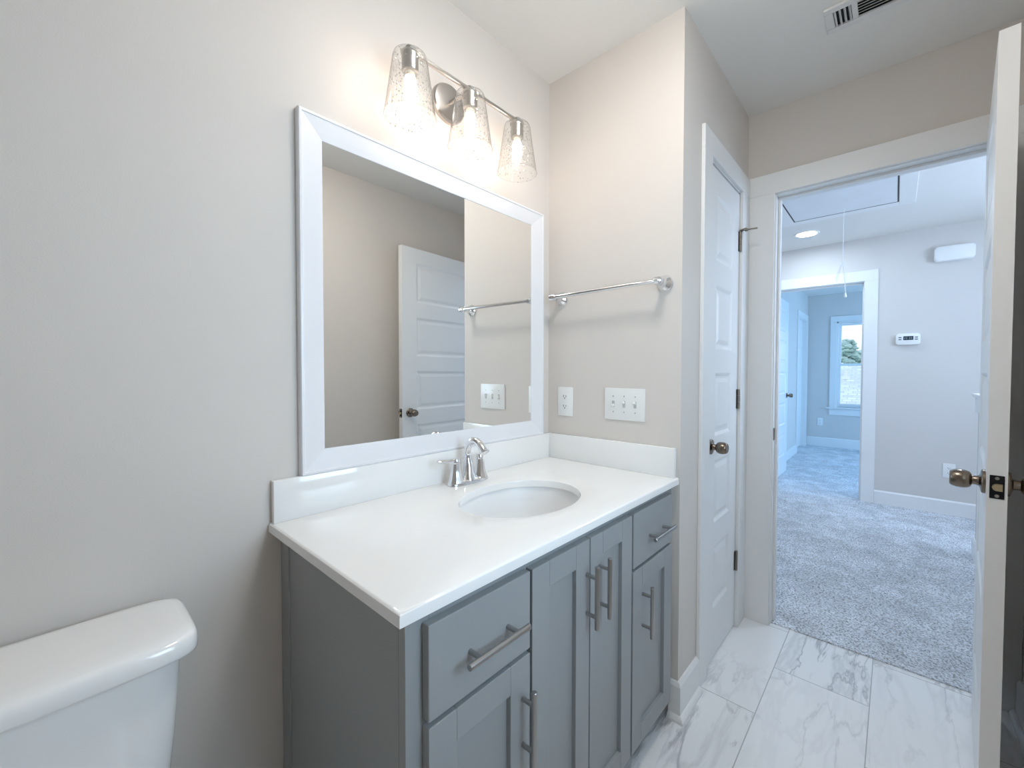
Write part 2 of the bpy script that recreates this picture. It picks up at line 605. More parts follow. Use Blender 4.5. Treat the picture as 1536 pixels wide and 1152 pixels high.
struct(wall_boxes('y', 0.0, 0.1, XL - 0.1, 0.1, 0, CH).build('wall_vanity', M['wall']), 'beige wall behind the vanity mirror and toilet', 'wall')
struct(wall_boxes('x', 0.0, 0.1, BY + 0.1, 0.0, 0, CH).build('wall_towel', M['wall']), 'narrow beige wall carrying the towel bar and switches', 'wall')
CDX0, CDX1 = 0.2655, 0.6790          # closet jamb opening
struct(wall_boxes('y', BY, BY + 0.1, 0.0, X1, 0, CH, [(CDX0 - 0.018, CDX1 + 0.018, 0, 2.0536)]).build('wall_closet', M['wall']), 'beige wall around the narrow closet door', 'wall')
DY0, DY1, DZ = -1.424, -0.709, 2.0356   # bathroom doorway, jamb faces
struct(wall_boxes('x', X1, X1B, -2.7, 0.6, 0, CH, [(DY0 - 0.018, DY1 + 0.018, 0, DZ + 0.018)]).build('wall_doorway', M['wall']), 'beige wall over the bathroom doorway', 'wall')
struct(wall_boxes('y', YF - 0.1, YF, XL - 0.1, X1, 0, CH, [(-1.05, -0.48, 0.95, 1.80)]).build('wall_opposite', M['wall']), 'beige wall behind the open bathroom door, seen in the mirror', 'wall')
struct(wall_boxes('x', XL - 0.1, XL, YF, 0.0, 0, CH).build('wall_left', M['wall']), 'beige bathroom wall beyond the toilet', 'wall')
FY0, FY1, FZ = -0.908, -0.145, 2.0415
struct(wall_boxes('x', X2, X2B, -2.7, 0.6, 0, CH, [(FY0 - 0.018, FY1 + 0.018, 0, FZ + 0.018)]).build('wall_hall', M['hallwall']), 'pale far hall wall with thermostat and bedroom doorway', 'wall')
struct(wall_boxes('y', 0.5, 0.6, X1B, X2, 0, CH).build('wall_hall_left', M['hallwall']), 'pale left wall of the hall', 'wall')
struct(wall_boxes('y', -2.8, -2.7, X1, X2B, 0, CH, [(1.4, 2.8, 1.15, 2.35)]).build('wall_stair', M['hallwall']), 'pale stairwell wall with a window', 'wall')
BWY = -0.04   # bedroom left wall face
struct(wall_boxes('y', BWY, BWY + 0.1, X2B, X3, 0, CH, [(5.835, 6.600, 0, 2.04)]).build('wall_bedroom_left', M['hallwall']), 'pale bedroom wall behind the open white door', 'wall')
struct(wall_boxes('x', X3, X3 + 0.14, -3.5, 0.6, 0, CH, [(-1.33, -0.432, 0.645, 1.995)]).build('wall_bedroom', M['hallwall']), 'blue-grey lit bedroom wall with the window', 'wall')
struct(wall_boxes('y', -3.5, -3.4, X2B, X3, 0, CH, [(4.5, 5.9, 0.65, 2.0)]).build('wall_bedroom_right', M['hallwall']), 'bedroom side wall with a window out of sight', 'wall')

# ------------------------------------------------------------------ trim
def casing(name, label, axis, face, d, o0, o1, z1, w, t, jd, left_to=None, right_to=None, stop=0.04, back=None):
    """door casing + jamb lining + stop. axis 'x': wall faces along x, opening along y (o0<o1). d = direction the face looks (-1/+1),
    jd = wall thickness; casing set back 5 mm from the jamb edge"""
    b = B()
    rv = 0.005
    def bx(t0, t1, a0, a1, q0, q1, bev=0.002):
        if axis == 'x':
            b.box(min(t0, t1), max(t0, t1), a0, a1, q0, q1, bev)
        else:
            b.box(a0, a1, min(t0, t1), max(t0, t1), q0, q1, bev)
    L0 = (o0 - rv - w) if left_to is None else left_to
    R1 = (o1 + rv + w) if right_to is None else right_to
    f1 = face + d * t
    bx(face, f1, L0, o0 - rv, 0, z1 + rv)
    bx(face, f1, o1 + rv, R1, 0, z1 + rv)
    bx(face, f1, L0, R1, z1 + rv, z1 + rv + w)
    if back:
        fb = face - d * jd
        bx(fb, fb - d * t, L0, o0 - rv, 0, z1 + rv)
        bx(fb, fb - d * t, o1 + rv, R1, 0, z1 + rv)
        bx(fb, fb - d * t, L0, R1, z1 + rv, z1 + rv + w)
    # jambs
    e = face - d * jd
    bx(face, e, o0 - 0.018, o0, 0, z1 + 0.018, 0.001)
    bx(face, e, o1, o1 + 0.018, 0, z1 + 0.018, 0.001)
    bx(face, e, o0, o1, z1, z1 + 0.018, 0.001)
    # stop strips
    s0, s1 = face - d * stop, face - d * (stop + 0.035)
    bx(s0, s1, o0, o0 + 0.011, 0, z1, 0.002)
    bx(s0, s1, o1 - 0.011, o1, 0, z1, 0.002)
    bx(s0, s1, o0 + 0.011, o1 - 0.011, z1 - 0.011, z1, 0.002)
    return struct(b.build(name, M['trim']), label, 'door trim')

tr1 = casing('trim_1', 'white casing around the narrow closet door', 'y', BY, -1, CDX0, CDX1, 2.0356, 0.0875, 0.014, 0.1, right_to=0.7965)
tr2 = casing('trim_2', 'white casing and jamb of the bathroom doorway', 'x', X1, -1, DY0, DY1, DZ, 0.0956, 0.014, X1B - X1, left_to=YF + 0.001, right_to=BY - 0.0005, back=True)
tr3 = casing('trim_3', 'white casing of the far bedroom doorway beside the thermostat', 'x', X2, -1, FY0, FY1, FZ, 0.098, 0.014, X2B - X2, stop=0.045)
tr4 = casing('trim_4', 'white casing around the door deep in the bedroom', 'y', BWY, -1, 5.853, 6.582, 2.022, 0.09, 0.014, 0.1, stop=0.05)
# strike plate in the left jamb of the bathroom doorway
b = B().box(X1 + 0.006, X1 + 0.034, DY1 - 0.0025, DY1 + 0.001, 0.885, 0.942, 0.001)
b.build('strike_plate', M['hinge'], tr2)

def baseboard(name, label, pts, h=0.127, t=0.014, shoe=True):
    """pts: xy polyline of the wall face with the room on the left-hand side of travel"""
    b = B()
    prof = [(0, 0), (t, 0), (t, h - 0.012), (t * 0.45, h), (0, h)]
    sh = [(0.0, 0.0), (t + 0.016, 0), (t + 0.015, 0.007), (t + 0.010, 0.014), (t + 0.004, 0.018), (0, 0.019)]
    P = [Vector((p[0], p[1])) for p in pts]
    def ring(pr, i):
        if i == 0:
            d = (P[1] - P[0]).normalized(); nrm = Vector((-d.y, d.x)); k = nrm
        elif i == len(P) - 1:
            d = (P[-1] - P[-2]).normalized(); k = Vector((-d.y, d.x))
        else:
            d0 = (P[i] - P[i - 1]).normalized(); d1 = (P[i + 1] - P[i]).normalized()
            n0 = Vector((-d0.y, d0.x)); n1 = Vector((-d1.y, d1.x))
            k = (n0 + n1); k = k / (k.dot(n0))
        return [(P[i].x + k.x * a, P[i].y + k.y * a, z) for a, z in pr]
    for pr in ([prof, sh] if shoe else [prof]):
        b.loft([ring(pr, i) for i in range(len(P))])
    return struct(b.build(name, M['trim']), label, 'baseboard')

# travel so that the room lies to the left
baseboard('baseboard_closet', 'white baseboard wrapping the corner beside the vanity', [(0.1725, BY), (0.0, BY), (0.0, -0.5565)])
baseboard('baseboard_vanity', 'white baseboard under the wall behind the toilet', [(-1.06, 0.0), (XL, 0.0)])
baseboard('baseboard_opposite', 'white baseboard behind the open bathroom door', [(XL, YF), (X1 - 0.016, YF)])
baseboard('baseboard_left', 'white baseboard on the wall beyond the toilet', [(XL, -0.03), (XL, YF + 0.03)])
baseboard('baseboard_hall', 'white baseboard on the far hall wall below the thermostat', [(X2, -2.69), (X2, -1.0115)], shoe=False)
baseboard('baseboard_bedroom', 'white baseboard under the bedroom window', [(X3, -3.4), (X3, BWY)], h=0.15, shoe=False)
baseboard('baseboard_bedroom_left', 'white baseboard beyond the open bedroom door', [(5.755, BWY), (X2B, BWY)], shoe=False)

# half wall of the stairwell
b = B().box(X1B + 0.002, 2.497, -1.66, -1.552, 0, 1.035)
hw = struct(b.build('wall_half', M['hallwall']), 'low white-capped half wall of the stairwell at hall right', 'half wall')
B().box(X1B + 0.002, 2.525, -1.69, -1.522, 1.052, 1.072, 0.004).box(X1B + 0.002, 2.512, -1.675, -1.537, 0.955, 1.052, 0.003).build('cap', M['trim'], hw)
baseboard('baseboard_stair', 'white baseboard at the end of the stairwell half wall', [(X1B + 0.016, -1.552), (2.497, -1.552), (2.497, -1.66)], shoe=False)

# ------------------------------------------------------------------ doors
def ring_rect(x0, x1, z0, z1, ins, y):
    return [(x0 + ins, y, z0 + ins), (x1 - ins, y, z0 + ins), (x1 - ins, y, z1 - ins), (x0 + ins, y, z1 - ins)]

def panel_slab(w, h, t, panels, zb=0.0):
    """door slab in local coords: x 0..w, y 0..t, z zb..zb+h; moulded panels (x0,x1,z0,z1) on both faces"""
    t_ = bmesh.new()
    def quad(p):
        t_.faces.new([t_.verts.new(Vector(q)) for q in p])
    for y0, sgn in ((0.0, 1), (t, -1)):
        xs = sorted({0.0, w} | {p[0] for p in panels} | {p[1] for p in panels})
        zs = sorted({zb, zb + h} | {p[2] for p in panels} | {p[3] for p in panels})
        for i in range(len(xs) - 1):
            for j in range(len(zs) - 1):
                cx, cz = (xs[i] + xs[i + 1]) / 2, (zs[j] + zs[j + 1]) / 2
                if any(p[0] < cx < p[1] and p[2] < cz < p[3] for p in panels):
                    continue
                quad(ring_rect(xs[i], xs[i + 1], zs[j], zs[j + 1], 0, y0))
        for p in panels:
            steps = [(0, 0), (0.004, 0.0015), (0.014, 0.007), (0.022, 0.0075), (0.040, 0.0025)]
            rr = [ring_rect(*p, ins, y0 + sgn * dp) for ins, dp in steps]
            for a, c in zip(rr[:-1], rr[1:]):
                for k in range(4):
                    quad([a[k], a[(k + 1) % 4], c[(k + 1) % 4], c[k]])
            quad(rr[-1])
    for x in (0.0, w):
        quad([(x, 0, zb), (x, t, zb), (x, t, zb + h), (x, 0, zb + h)])
    for z in (zb, zb + h):
        quad([(0, 0, z), (w, 0, z), (w, t, z), (0, t, z)])
    bmesh.ops.remove_doubles(t_, verts=t_.verts[:], dist=1e-5)
    bmesh.ops.recalc_face_normals(t_, faces=t_.faces[:])
    o = B()
    o._add(t_)
    return o

def five(w, st=0.115, off=0.0):
    tops = [1.925, 1.564, 1.203, 0.842, 0.481]
    return [(st, w - st, z - 0.262 + off, z + off) for z in tops]

KNOB = [(0.0305, 0.0), (0.0305, 0.005), (0.0285, 0.0075), (0.019, 0.0095), (0.0135, 0.012), (0.0118, 0.016), (0.0115, 0.0235), (0.0165, 0.0255), (0.0205, 0.029),
        (0.0232, 0.036), (0.0240, 0.044), (0.0234, 0.052), (0.0212, 0.060), (0.0185, 0.0645), (0.0165, 0.0655), (0.0155, 0.0645), (0.004, 0.0645), (0.0, 0.0645)]

def add_knob(parent, x, y, z, d, m=None):
    return B().lathe([(r, h) for r, h in KNOB], (x, y, z), (0, d, 0), 28, cap1=False).build('knob', m or M['bronze'], parent, smooth=35)

# door_1: bathroom door standing open
dw, dt = 0.711, 0.035
th = math.radians(180 - 4.785)
d1 = panel_slab(dw, 2.018, dt, five(dw, off=0.006), 0.012).build('door_1', M['door'])
d1.location = (0.793, -1.376, 0)
d1.rotation_euler = (0, 0, th)
tag(d1, 'open white five-panel bathroom door seen nearly edge-on at photo right', 'door', None, 'structure')
add_knob(d1, dw - 0.06, 0, 0.9316, -1)
add_knob(d1, dw - 0.06, dt, 0.9316, 1)
lp = B().box(dw - 0.001, dw + 0.0015, 0.005, 0.030, 0.903, 0.960, 0.001).build('latch_plate', M['black'], d1)
B().prism([(0.0175 + 0.0085 * math.cos(a), 0.9315 + 0.0085 * math.sin(a)) for a in [PI * (0.5 + k / 10) for k in range(11)]] + [(0.0265, 0.923), (0.0265, 0.940)], dw + 0.0015, dw + 0.007, 'x').build('latch_bolt', mat('brass_latch', (0.62, 0.52, 0.34), 0.3, 1.0), lp)
for z in (0.910, 0.953):
    B().lathe([(0.004, 0), (0.0038, 0.0008), (0.0, 0.001)], (dw + 0.0015, 0.0175, z), (1, 0, 0), 12).build('screw', M['nickel'], lp)
for z in (0.27, 1.07, 1.85):
    B().tube([(-0.003, dt + 0.005, z - 0.045), (-0.003, dt + 0.005, z + 0.045)], 0.006, 12).box(-0.001, 0.0005, 0.004, 0.034, z - 0.045, z + 0.045).build('hinge', M['hinge'], d1)

# door_2: closet door
cw = CDX1 - CDX0 - 0.006
d2 = panel_slab(cw, 2.0145, 0.035, five(cw, 0.098, off=0.002), 0.012).build('door_2', M['door'])
d2.location = (CDX0 + 0.003, BY + 0.0015, 0)
tag(d2, 'closed narrow white five-panel closet door beside the towel bar wall', 'door', None, 'structure')
add_knob(d2, 0.046, 0, 0.908, -1)
for z in (1.812, 1.083, 0.321):
    h = B().tube([(cw + 0.002, -0.006, z - 0.045), (cw + 0.002, -0.006, z - 0.016)], 0.0065, 12)
    h.tube([(cw + 0.002, -0.006, z - 0.014), (cw + 0.002, -0.006, z + 0.014)], 0.0065, 12)
    h.tube([(cw + 0.002, -0.006, z + 0.016), (cw + 0.002, -0.006, z + 0.045)], 0.0065, 12)
    h.box(cw - 0.012, cw, -0.0015, 0.001, z - 0.045, z + 0.045)
    h.build('hinge', M['hinge'], d2, smooth=40)
st = B().box(cw - 0.006, cw + 0.010, -0.016, -0.004, 1.859, 1.864).tube([(cw + 0.002, -0.010, 1.862), (cw + 0.012, -0.075, 1.862)], 0.0035, 10)
st.tube([(cw + 0.004, -0.024, 1.862), (cw + 0.006, -0.036, 1.862)], 0.0075, 12).tube([(cw - 0.004, -0.01, 1.862), (cw - 0.02, -0.035, 1.862)], 0.003, 10)
st.build('hinge_pin_stop', M['hinge'], d2, smooth=40)

# door_3: bedroom door folded back against the bedroom wall
d3 = panel_slab(0.757, 2.022, 0.035, five(0.757, off=0.008), 0.014).build('door_3', M['door'])
d3.location = (X2B + 0.012, -0.160, 0)
tag(d3, 'white panel door standing open inside the far bedroom', 'door', None, 'structure')
add_knob(d3, 0.757 - 0.065, 0, 0.925, -1)
# door_4: closed door deep in the bedroom
d4 = panel_slab(0.721, 2.0, 0.035, five(0.721, off=0.008), 0.014).build('door_4', M['door'])
d4.location = (5.857, BWY + 0.055, 0)
tag(d4, 'closed white door on the bedroom side wall near the window', 'door', None, 'structure')
for z in (0.3, 1.08, 1.85):
    B().box(0.0, 0.006, -0.008, 0.0, z - 0.045, z + 0.045, 0.002).build('hinge', M['hinge'], d4)

# ------------------------------------------------------------------ windows
def sash_window(name, label, y0, y1, z0, z1, x, rail_z):
    """window in a wall facing -x at x; returns root"""
    root = thing(name, label, 'window', (x, (y0 + y1) / 2, z0), 0, None, 'structure')
    hy = (y1 - y0) / 2
    h = z1 - z0
    rz = rail_z - z0
    B().box(-0.016, 0, -hy - 0.083, -hy, 0, h + 0.002, 0.002).box(-0.016, 0, hy, hy + 0.083, 0, h + 0.002, 0.002) \
        .box(-0.016, 0, -hy - 0.083, hy + 0.083, h + 0.002, h + 0.088, 0.002).build('casing', M['trim'], root)
    B().box(-0.045, 0.05, -hy - 0.13, hy + 0.13, -0.022, 0.0, 0.004).build('stool', M['trim'], root)
    B().box(-0.016, 0, -hy - 0.083, hy + 0.083, -0.125, -0.022, 0.002).build('apron', M['trim'], root)
    B().box(0, 0.13, -hy, -hy + 0.018, 0, h).box(0, 0.13, hy - 0.018, hy, 0, h).box(0, 0.13, -hy, hy, h - 0.018, h).box(0.05, 0.13, -hy, hy, 0.0, 0.018).build('jamb', M['trim'], root)
    a = hy - 0.018
    for nm, q0, q1, xo in (('lower_sash', 0.018, rz + 0.02, 0.055), ('upper_sash', rz - 0.018, h - 0.018, 0.09)):
        s_ = B().box(xo, xo + 0.03, -a, -a + 0.035, q0, q1, 0.002).box(xo, xo + 0.03, a - 0.035, a, q0, q1, 0.002) \
            .box(xo, xo + 0.03, -a + 0.035, a - 0.035, q0, q0 + 0.038, 0.002).box(xo, xo + 0.03, -a + 0.035, a - 0.035, q1 - 0.038, q1, 0.002).build(nm, M['trim'], root)
        B().box(xo + 0.013, xo + 0.017, -a + 0.034, a - 0.034, q0 + 0.037, q1 - 0.037).build('pane', M['pane'], s_)
    return root

w1 = sash_window('window_1', 'white double-hung bedroom window looking onto a shingle roof and trees', -1.33, -0.432, 0.645, 1.995, X3, 1.32)
w4 = sash_window('window_added', 'small added white double-hung window, unseen, in the bathroom wall opposite the vanity', -0.285, 0.285, 0, 0.85, 0, 0.42)  # added out of view to let cool fill light in
w4.location = (-0.765, YF, 0.95)
w4.rotation_euler = (0, 0, -PI / 2)
w2 = sash_window('window_2', 'white double-hung window in the stairwell wall', -0.7, 0.7, 0, 1.2, 0, 0.6)
w2.location = (2.1, -2.7, 1.15)
w2.rotation_euler = (0, 0, -PI / 2)
w3 = sash_window('window_3', 'white double-hung window in the bedroom side wall', -0.7, 0.7, 0, 1.35, 0, 0.67)
w3.location = (5.2, -3.4, 0.65)
w3.rotation_euler = (0, 0, -PI / 2)

# ------------------------------------------------------------------ vanity cabinet
CX0, CX1 = -1.054, -0.002
CB, CT = 0.072, ZC - 0.0225
FYF = -0.555            # face-frame front
van = thing('vanity_cabinet', 'grey shaker vanity cabinet with steel bar pulls under the white counter', 'cabinet', (-0.53, -0.28, 0))
vo = Vector((0.53, 0.28, 0))
def vb():
    return B()
def vbuild(b, name, m, parent=None, smooth=None):
    if parent is None:
        b.xf(Matrix.Translation(vo))
        return b.build(name, m, van, smooth)
    b.xf(Matrix.Translation(vo))
    return b.build(name, m, parent, smooth)
# side panel with face frame edge and scribe strip at the wall
vbuild(vb().box(CX0, CX0 + 0.016, -0.535, -0.022, 0.0, CT).box(CX0 - 0.0, CX0 + 0.018, -0.0225, -0.0005, 0, CT, 0.002).box(CX0 - 0.004, CX0 + 0.01, -0.062, -0.022, 0, CT, 0.002), 'side_panel', M['cab'])
vbuild(vb().box(CX1 - 0.016, CX1, -0.535, -0.002, 0.0, CT), 'side_panel', M['cab'])
vbuild(vb().box(CX0 + 0.016, CX1 - 0.016, -0.535, -0.01, CB, CB + 0.016).box(CX0 + 0.016, CX1 - 0.016, -0.012, -0.002, CB, CT), 'carcass', M['cabin'])
ff = vb()
ff.box(CX0, CX0 + 0.045, FYF, -0.535, CB, CT, 0.001).box(CX1 - 0.045, CX1, FYF, -0.535, CB, CT, 0.001)
ff.box(CX0 + 0.045, CX1 - 0.045, FYF, -0.535, CT - 0.05, CT, 0.001).box(CX0 + 0.045, CX1 - 0.045, FYF, -0.535, CB, CB + 0.04, 0.001)
for xm in (-0.768, -0.320):
    ff.box(xm - 0.02, xm + 0.02, FYF, -0.535, CB + 0.04, CT - 0.05, 0.001)
for a, c in ((CX0 + 0.045, -0.788), (-0.300, CX1 - 0.045)):
    ff.box(a, c, FYF, -0.535, 0.607, 0.647, 0.001)
vbuild(ff, 'face_frame', M['cab'])
vbuild(vb().box(CX0 + 0.016, CX1 - 0.016, -0.49, -0.475, 0.0, CB), 'toe_kick', M['cab'])

def pull(parent, p, vertical, ln=0.155):
    x, z = p
    yb = FYF - 0.019
    yc = yb - 0.032
    b = vb()
    e = ln / 2
    q = ln * 0.31
    if vertical:
        b.tube([(x, yc, z - e), (x, yc, z - e + 0.001), (x, yc, z + e - 0.001), (x, yc, z + e)], [0.0052, 0.006, 0.006, 0.0052], 18)
        posts = [(x, z - q), (x, z + q)]
    else:
        b.tube([(x - e, yc, z), (x - e + 0.001, yc, z), (x + e - 0.001, yc, z), (x + e, yc, z)], [0.0052, 0.006, 0.006, 0.0052], 18)
        posts = [(x - q, z), (x + q, z)]
    for px, pz in posts:
        b.tube([(px, yb + 0.0005, pz), (px, yc, pz)], 0.0048, 14)
    return vbuild(b, 'bar_pull', M['steel'], parent, 35)

def slab_front(name, x0, x1, z0, z1):
    return vbuild(vb().box(x0, x1, FYF - 0.019, FYF - 0.0005, z0, z1, 0.0018), name, M['cab'])

def shaker(x0, x1, z0, z1, st=0.058):
    b = vb()
    y0, y1 = FYF - 0.019, FYF - 0.0005
    b.box(x0, x0 + st, y0, y1, z0, z1, 0.0012).box(x1 - st, x1, y0, y1, z0, z1, 0.0012)
    b.box(x0 + st, x1 - st, y0, y1, z1 - st, z1, 0.0012).box(x0 + st, x1 - st, y0, y1, z0, z0 + st, 0.0012)
    b.box(x0 + st - 0.004, x1 - st + 0.004, y0 + 0.0115, y1, z0 + st - 0.004, z1 - st + 0.004)
    return vbuild(b, 'cabinet_door', M['cab'])

o = slab_front('drawer', -1.0225, -0.7715, 0.632, 0.7945); pull(o, (-0.8865, 0.709), False)
o = shaker(-1.0225, -0.7715, CB + 0.004, 0.622); pull(o, (-0.7945, 0.490), True)
o = shaker(-0.7645, -0.5465, CB + 0.004, 0.7945); pull(o, (-0.5615, 0.661), True)
o = shaker(-0.5425, -0.3245, CB + 0.004, 0.7945); pull(o, (-0.5025, 0.662), True)
o = slab_front('drawer', -0.3155, -0.0375, 0.632, 0.7945); pull(o, (-0.1610, 0.703), False)
o = shaker(-0.3155, -0.0375, CB + 0.004, 0.622); pull(o, (-0.2553, 0.489), True)

# ------------------------------------------------------------------ countertop with oval cut-out
SKX, SKY, SKA, SKB = -0.515, -0.315, 0.198, 0.158
def counter_mesh():
    x0, x1, y0, y1 = -1.0797, -0.001, -0.5819, -0.001
    n = 96
    angs = [2 * PI * k / n for k in range(n)]
    cor = [math.atan2(y - SKY, x - SKX) % (2 * PI) for x in (x0, x1) for y in (y0, y1)]
    for c in cor:
        i = min(range(len(angs)), key=lambda i: abs(angs[i] - c))
        angs[i] = c
    angs.sort()
    def rect(a, ins):
        dx, dy = math.cos(a), math.sin(a)
        t = 1e9
        if dx > 1e-9: t = min(t, (x1 - SKX) / dx)
        if dx < -1e-9: t = min(t, (x0 - SKX) / dx)
        if dy > 1e-9: t = min(t, (y1 - SKY) / dy)
        if dy < -1e-9: t = min(t, (y0 - SKY) / dy)
        px, py = SKX + dx * t, SKY + dy * t
        return (min(max(px, x0 + ins), x1 - ins * 0), min(max(py, y0 + ins), y1))
    def ell(a, g=0.0):
        return (SKX + math.cos(a) * (SKA + g), SKY + math.sin(a) * (SKB + g))
    T = ZC
    lay = []
    lay.append([(*ell(a), T - 0.0222) for a in angs])
    lay.append([(*ell(a), T - 0.003) for a in angs])
    lay.append([(*ell(a, 0.0009), T - 0.0009) for a in angs])
    lay.append([(*ell(a, 0.003), T) for a in angs])
    for f in (0.3, 0.65):
        lay.append([(ell(a, .003)[0] * (1 - f) + rect(a, 0.006)[0] * f, ell(a, .003)[1] * (1 - f) + rect(a, 0.006)[1] * f, T) for a in angs])
    lay.append([(*rect(a, 0.0065), T) for a in angs])
    lay.append([(*rect(a, 0.003), T - 0.0009) for a in angs])
    lay.append([(*rect(a, 0.0008), T - 0.0032) for a in angs])
    lay.append([(*rect(a, 0.0), T - 0.0075) for a in angs])
    lay.append([(*rect(a, 0.0), T - 0.0222) for a in angs])
    lay.append(lay[0])
    b = B()
    b.loft(lay, True, False, False)
    bmesh.ops.remove_doubles(b.bm, verts=b.bm.verts[:], dist=1e-6)
    bmesh.ops.recalc_face_normals(b.bm, faces=b.bm.faces[:])
    return b
ct = counter_mesh().build('countertop', M['quartz'], None, 32)
tag(ct, 'white quartz countertop with oval sink cut-out and low splashes', 'countertop')
B().box(-1.0745, -0.001, -0.0213, -0.001, ZC, ZC + 0.103, 0.002).build('backsplash', M['quartz'], ct, 30)
B().box(-0.0213, -0.001, -0.5735, -0.0215, ZC, ZC + 0.103, 0.002).build('side_splash', M['quartz'], ct, 30)

# undermount basin
bas = B()
prof = [(1.09, 0.0), (1.045, -0.0006), (1.035, -0.005), (1.01, -0.03), (0.95, -0.07), (0.84, -0.105), (0.66, -0.128), (0.4, -0.139), (0.16, -0.143)]
rings = [[(SKX + math.cos(2 * PI * k / 72) * SKA * s_, SKY + math.sin(2 * PI * k / 72) * SKB * s_, ZC - 0.0232 + z) for k in range(72)] for s_, z in prof]
outer = [[(SKX + math.cos(2 * PI * k / 72) * (SKA * s_ + 0.008), SKY + math.sin(2 * PI * k / 72) * (SKB * s_ + 0.008), ZC - 0.0232 + z - 0.008) for k in range(72)] for s_, z in prof[::-1]]
bas.loft(rings + outer + [rings[0]], True, False, False)
bas.loft([outer[0], [(p[0], p[1], p[2] - 0.001) for p in outer[0]]])
bmesh.ops.remove_doubles(bas.bm, verts=bas.bm.verts[:], dist=1e-6)
basin = bas.build('sink_basin', M['basin'], None, 40)
tag(basin, 'oval white undermount sink basin set in the counter', 'sink')
B().lathe([(0.0, 0.0), (0.031, 0.0), (0.031, 0.002), (0.026, 0.003), (0.022, 0.0015), (0.018, 0.004), (0.0, 0.005)], (SKX, SKY, ZC - 0.0232 - 0.1445), (0, 0, 1), 28).build('drain', M['chrome'], basin, 40)

# ------------------------------------------------------------------ faucet
fx, fy = -0.520, -0.079
fa = thing('faucet', 'chrome two-handle arched faucet behind the oval sink', 'faucet', (fx, fy, ZC))
pl = B()
pl.loft([sup(0, 0, 0.079 - d, 0.0265 - d, z, 3.2, 48) for d, z in ((0, 0.0004), (0, 0.006), (0.002, 0.011), (0.007, 0.0145), (0.012, 0.016))])
pl.build('base_plate', M['chrome'], fa, 40)
def flare(x, h):
    """tapering octagonal-feel flared tower"""
    pr = [(0.0265, 0.010), (0.0255, 0.016), (0.0215, 0.026), (0.018, 0.040), (0.0155, 0.056), (0.0135, h)]
    return [[(x + math.cos(2 * PI * (k + .5) / 10) * r, math.sin(2 * PI * (k + .5) / 10) * r, z) for k in range(10)] for r, z in pr]
for sx in (-1, 1):
    hb = B()
    hb.loft(flare(sx * 0.051, 0.071))
    ho = hb.build('handle', M['chrome'], fa, 25)
    l = B()
    l.lathe([(0.0125, 0.071), (0.013, 0.073), (0.0125, 0.083), (0.010, 0.088), (0.0, 0.0895)], (sx * 0.051, 0, 0), (0, 0, 1), 20)
    # flat curved lever
    pts = [(0.006, 0.083, 0.0085, 0.006), (0.020, 0.0835, 0.0080, 0.0058), (0.035, 0.0830, 0.0090, 0.0064), (0.050, 0.0845, 0.0105, 0.0070), (0.063, 0.0870, 0.0105, 0.0062), (0.071, 0.0885, 0.0060, 0.0030)]
    rg = []
    for (d, z, w, t) in pts:
        rg.append([(sx * (0.051 + d), math.cos(2 * PI * k / 16) * w, z + math.sin(2 * PI * k / 16) * t) for k in range(16)])
    l.loft(rg)
    if sx > 0:
        l.xf(Matrix.Translation((0.051, 0, 0)) @ Matrix.Rotation(math.radians(26), 4, 'Z') @ Matrix.Translation((-0.051, 0, 0)))
    l.build('lever', M['chrome'], ho, 45)
sp = B()
sp.loft(flare(0, 0.062))
path = [(0, 0.0, 0.058), (0, 0.004, 0.075), (0, 0.006, 0.095), (0, 0.002, 0.115), (0, -0.008, 0.131), (0, -0.024, 0.141), (0, -0.041, 0.141), (0, -0.056, 0.133), (0, -0.068, 0.121), (0, -0.078, 0.108)]
sp.tube(path, [0.0135, 0.0128, 0.0122, 0.0118, 0.0116, 0.0116, 0.0118, 0.0123, 0.0128, 0.0132], 22)
sp.build('spout', M['chrome'], fa, 40)
B().tube([(0, 0.021, 0.012), (0, 0.021, 0.075)], 0.0025, 10).lathe([(0.0, 0.0), (0.004, 0.001), (0.0055, 0.006), (0.0045, 0.011), (0, 0.013)], (0, 0.021, 0.073), (0, 0, 1), 14).build('lift_rod', M['chrome'], fa, 40)

# ------------------------------------------------------------------ framed mirror
MX0, MX1, MZ0, MZ1 = -1.0111, -0.0589, 0.9452, 1.8644
mi = thing('mirror', 'large rectangular mirror with a wide white frame over the sink', 'mirror', ((MX0 + MX1) / 2, 0, MZ0))
hx, hz = (MX1 - MX0) / 2, MZ1 - MZ0
fr = B()
# moulding profile, (inset, y)
prof = [(0.0, -0.0005), (0.0, -0.0195), (0.002, -0.0225), (0.0075, -0.0228), (0.0095, -0.0205), (0.012, -0.0198), (0.045, -0.0155), (0.060, -0.013), (0.0635, -0.0122), (0.0635, -0.004)]
ix = [0.0603 / 0.0635, 0.0695 / 0.0635]
rg = []
for ins, y in prof:
    a, c, d_, e_ = (ins * 0.0600 / 0.0635, ins * 0.0694 / 0.0635, ins * 0.0612 / 0.0635, ins * 0.0596 / 0.0635)
    rg.append([(-hx + a, y, d_), (hx - c, y, d_), (hx - c, y, hz - e_), (-hx + a, y, hz - e_)])
fr.loft(rg, True, False, False)
fr.build('frame', M['frame'], mi)
B().box(-hx + 0.03, hx - 0.03, -0.0105, -0.004, 0.03, hz - 0.03).build('mirror_glass', M['mirror'], mi)

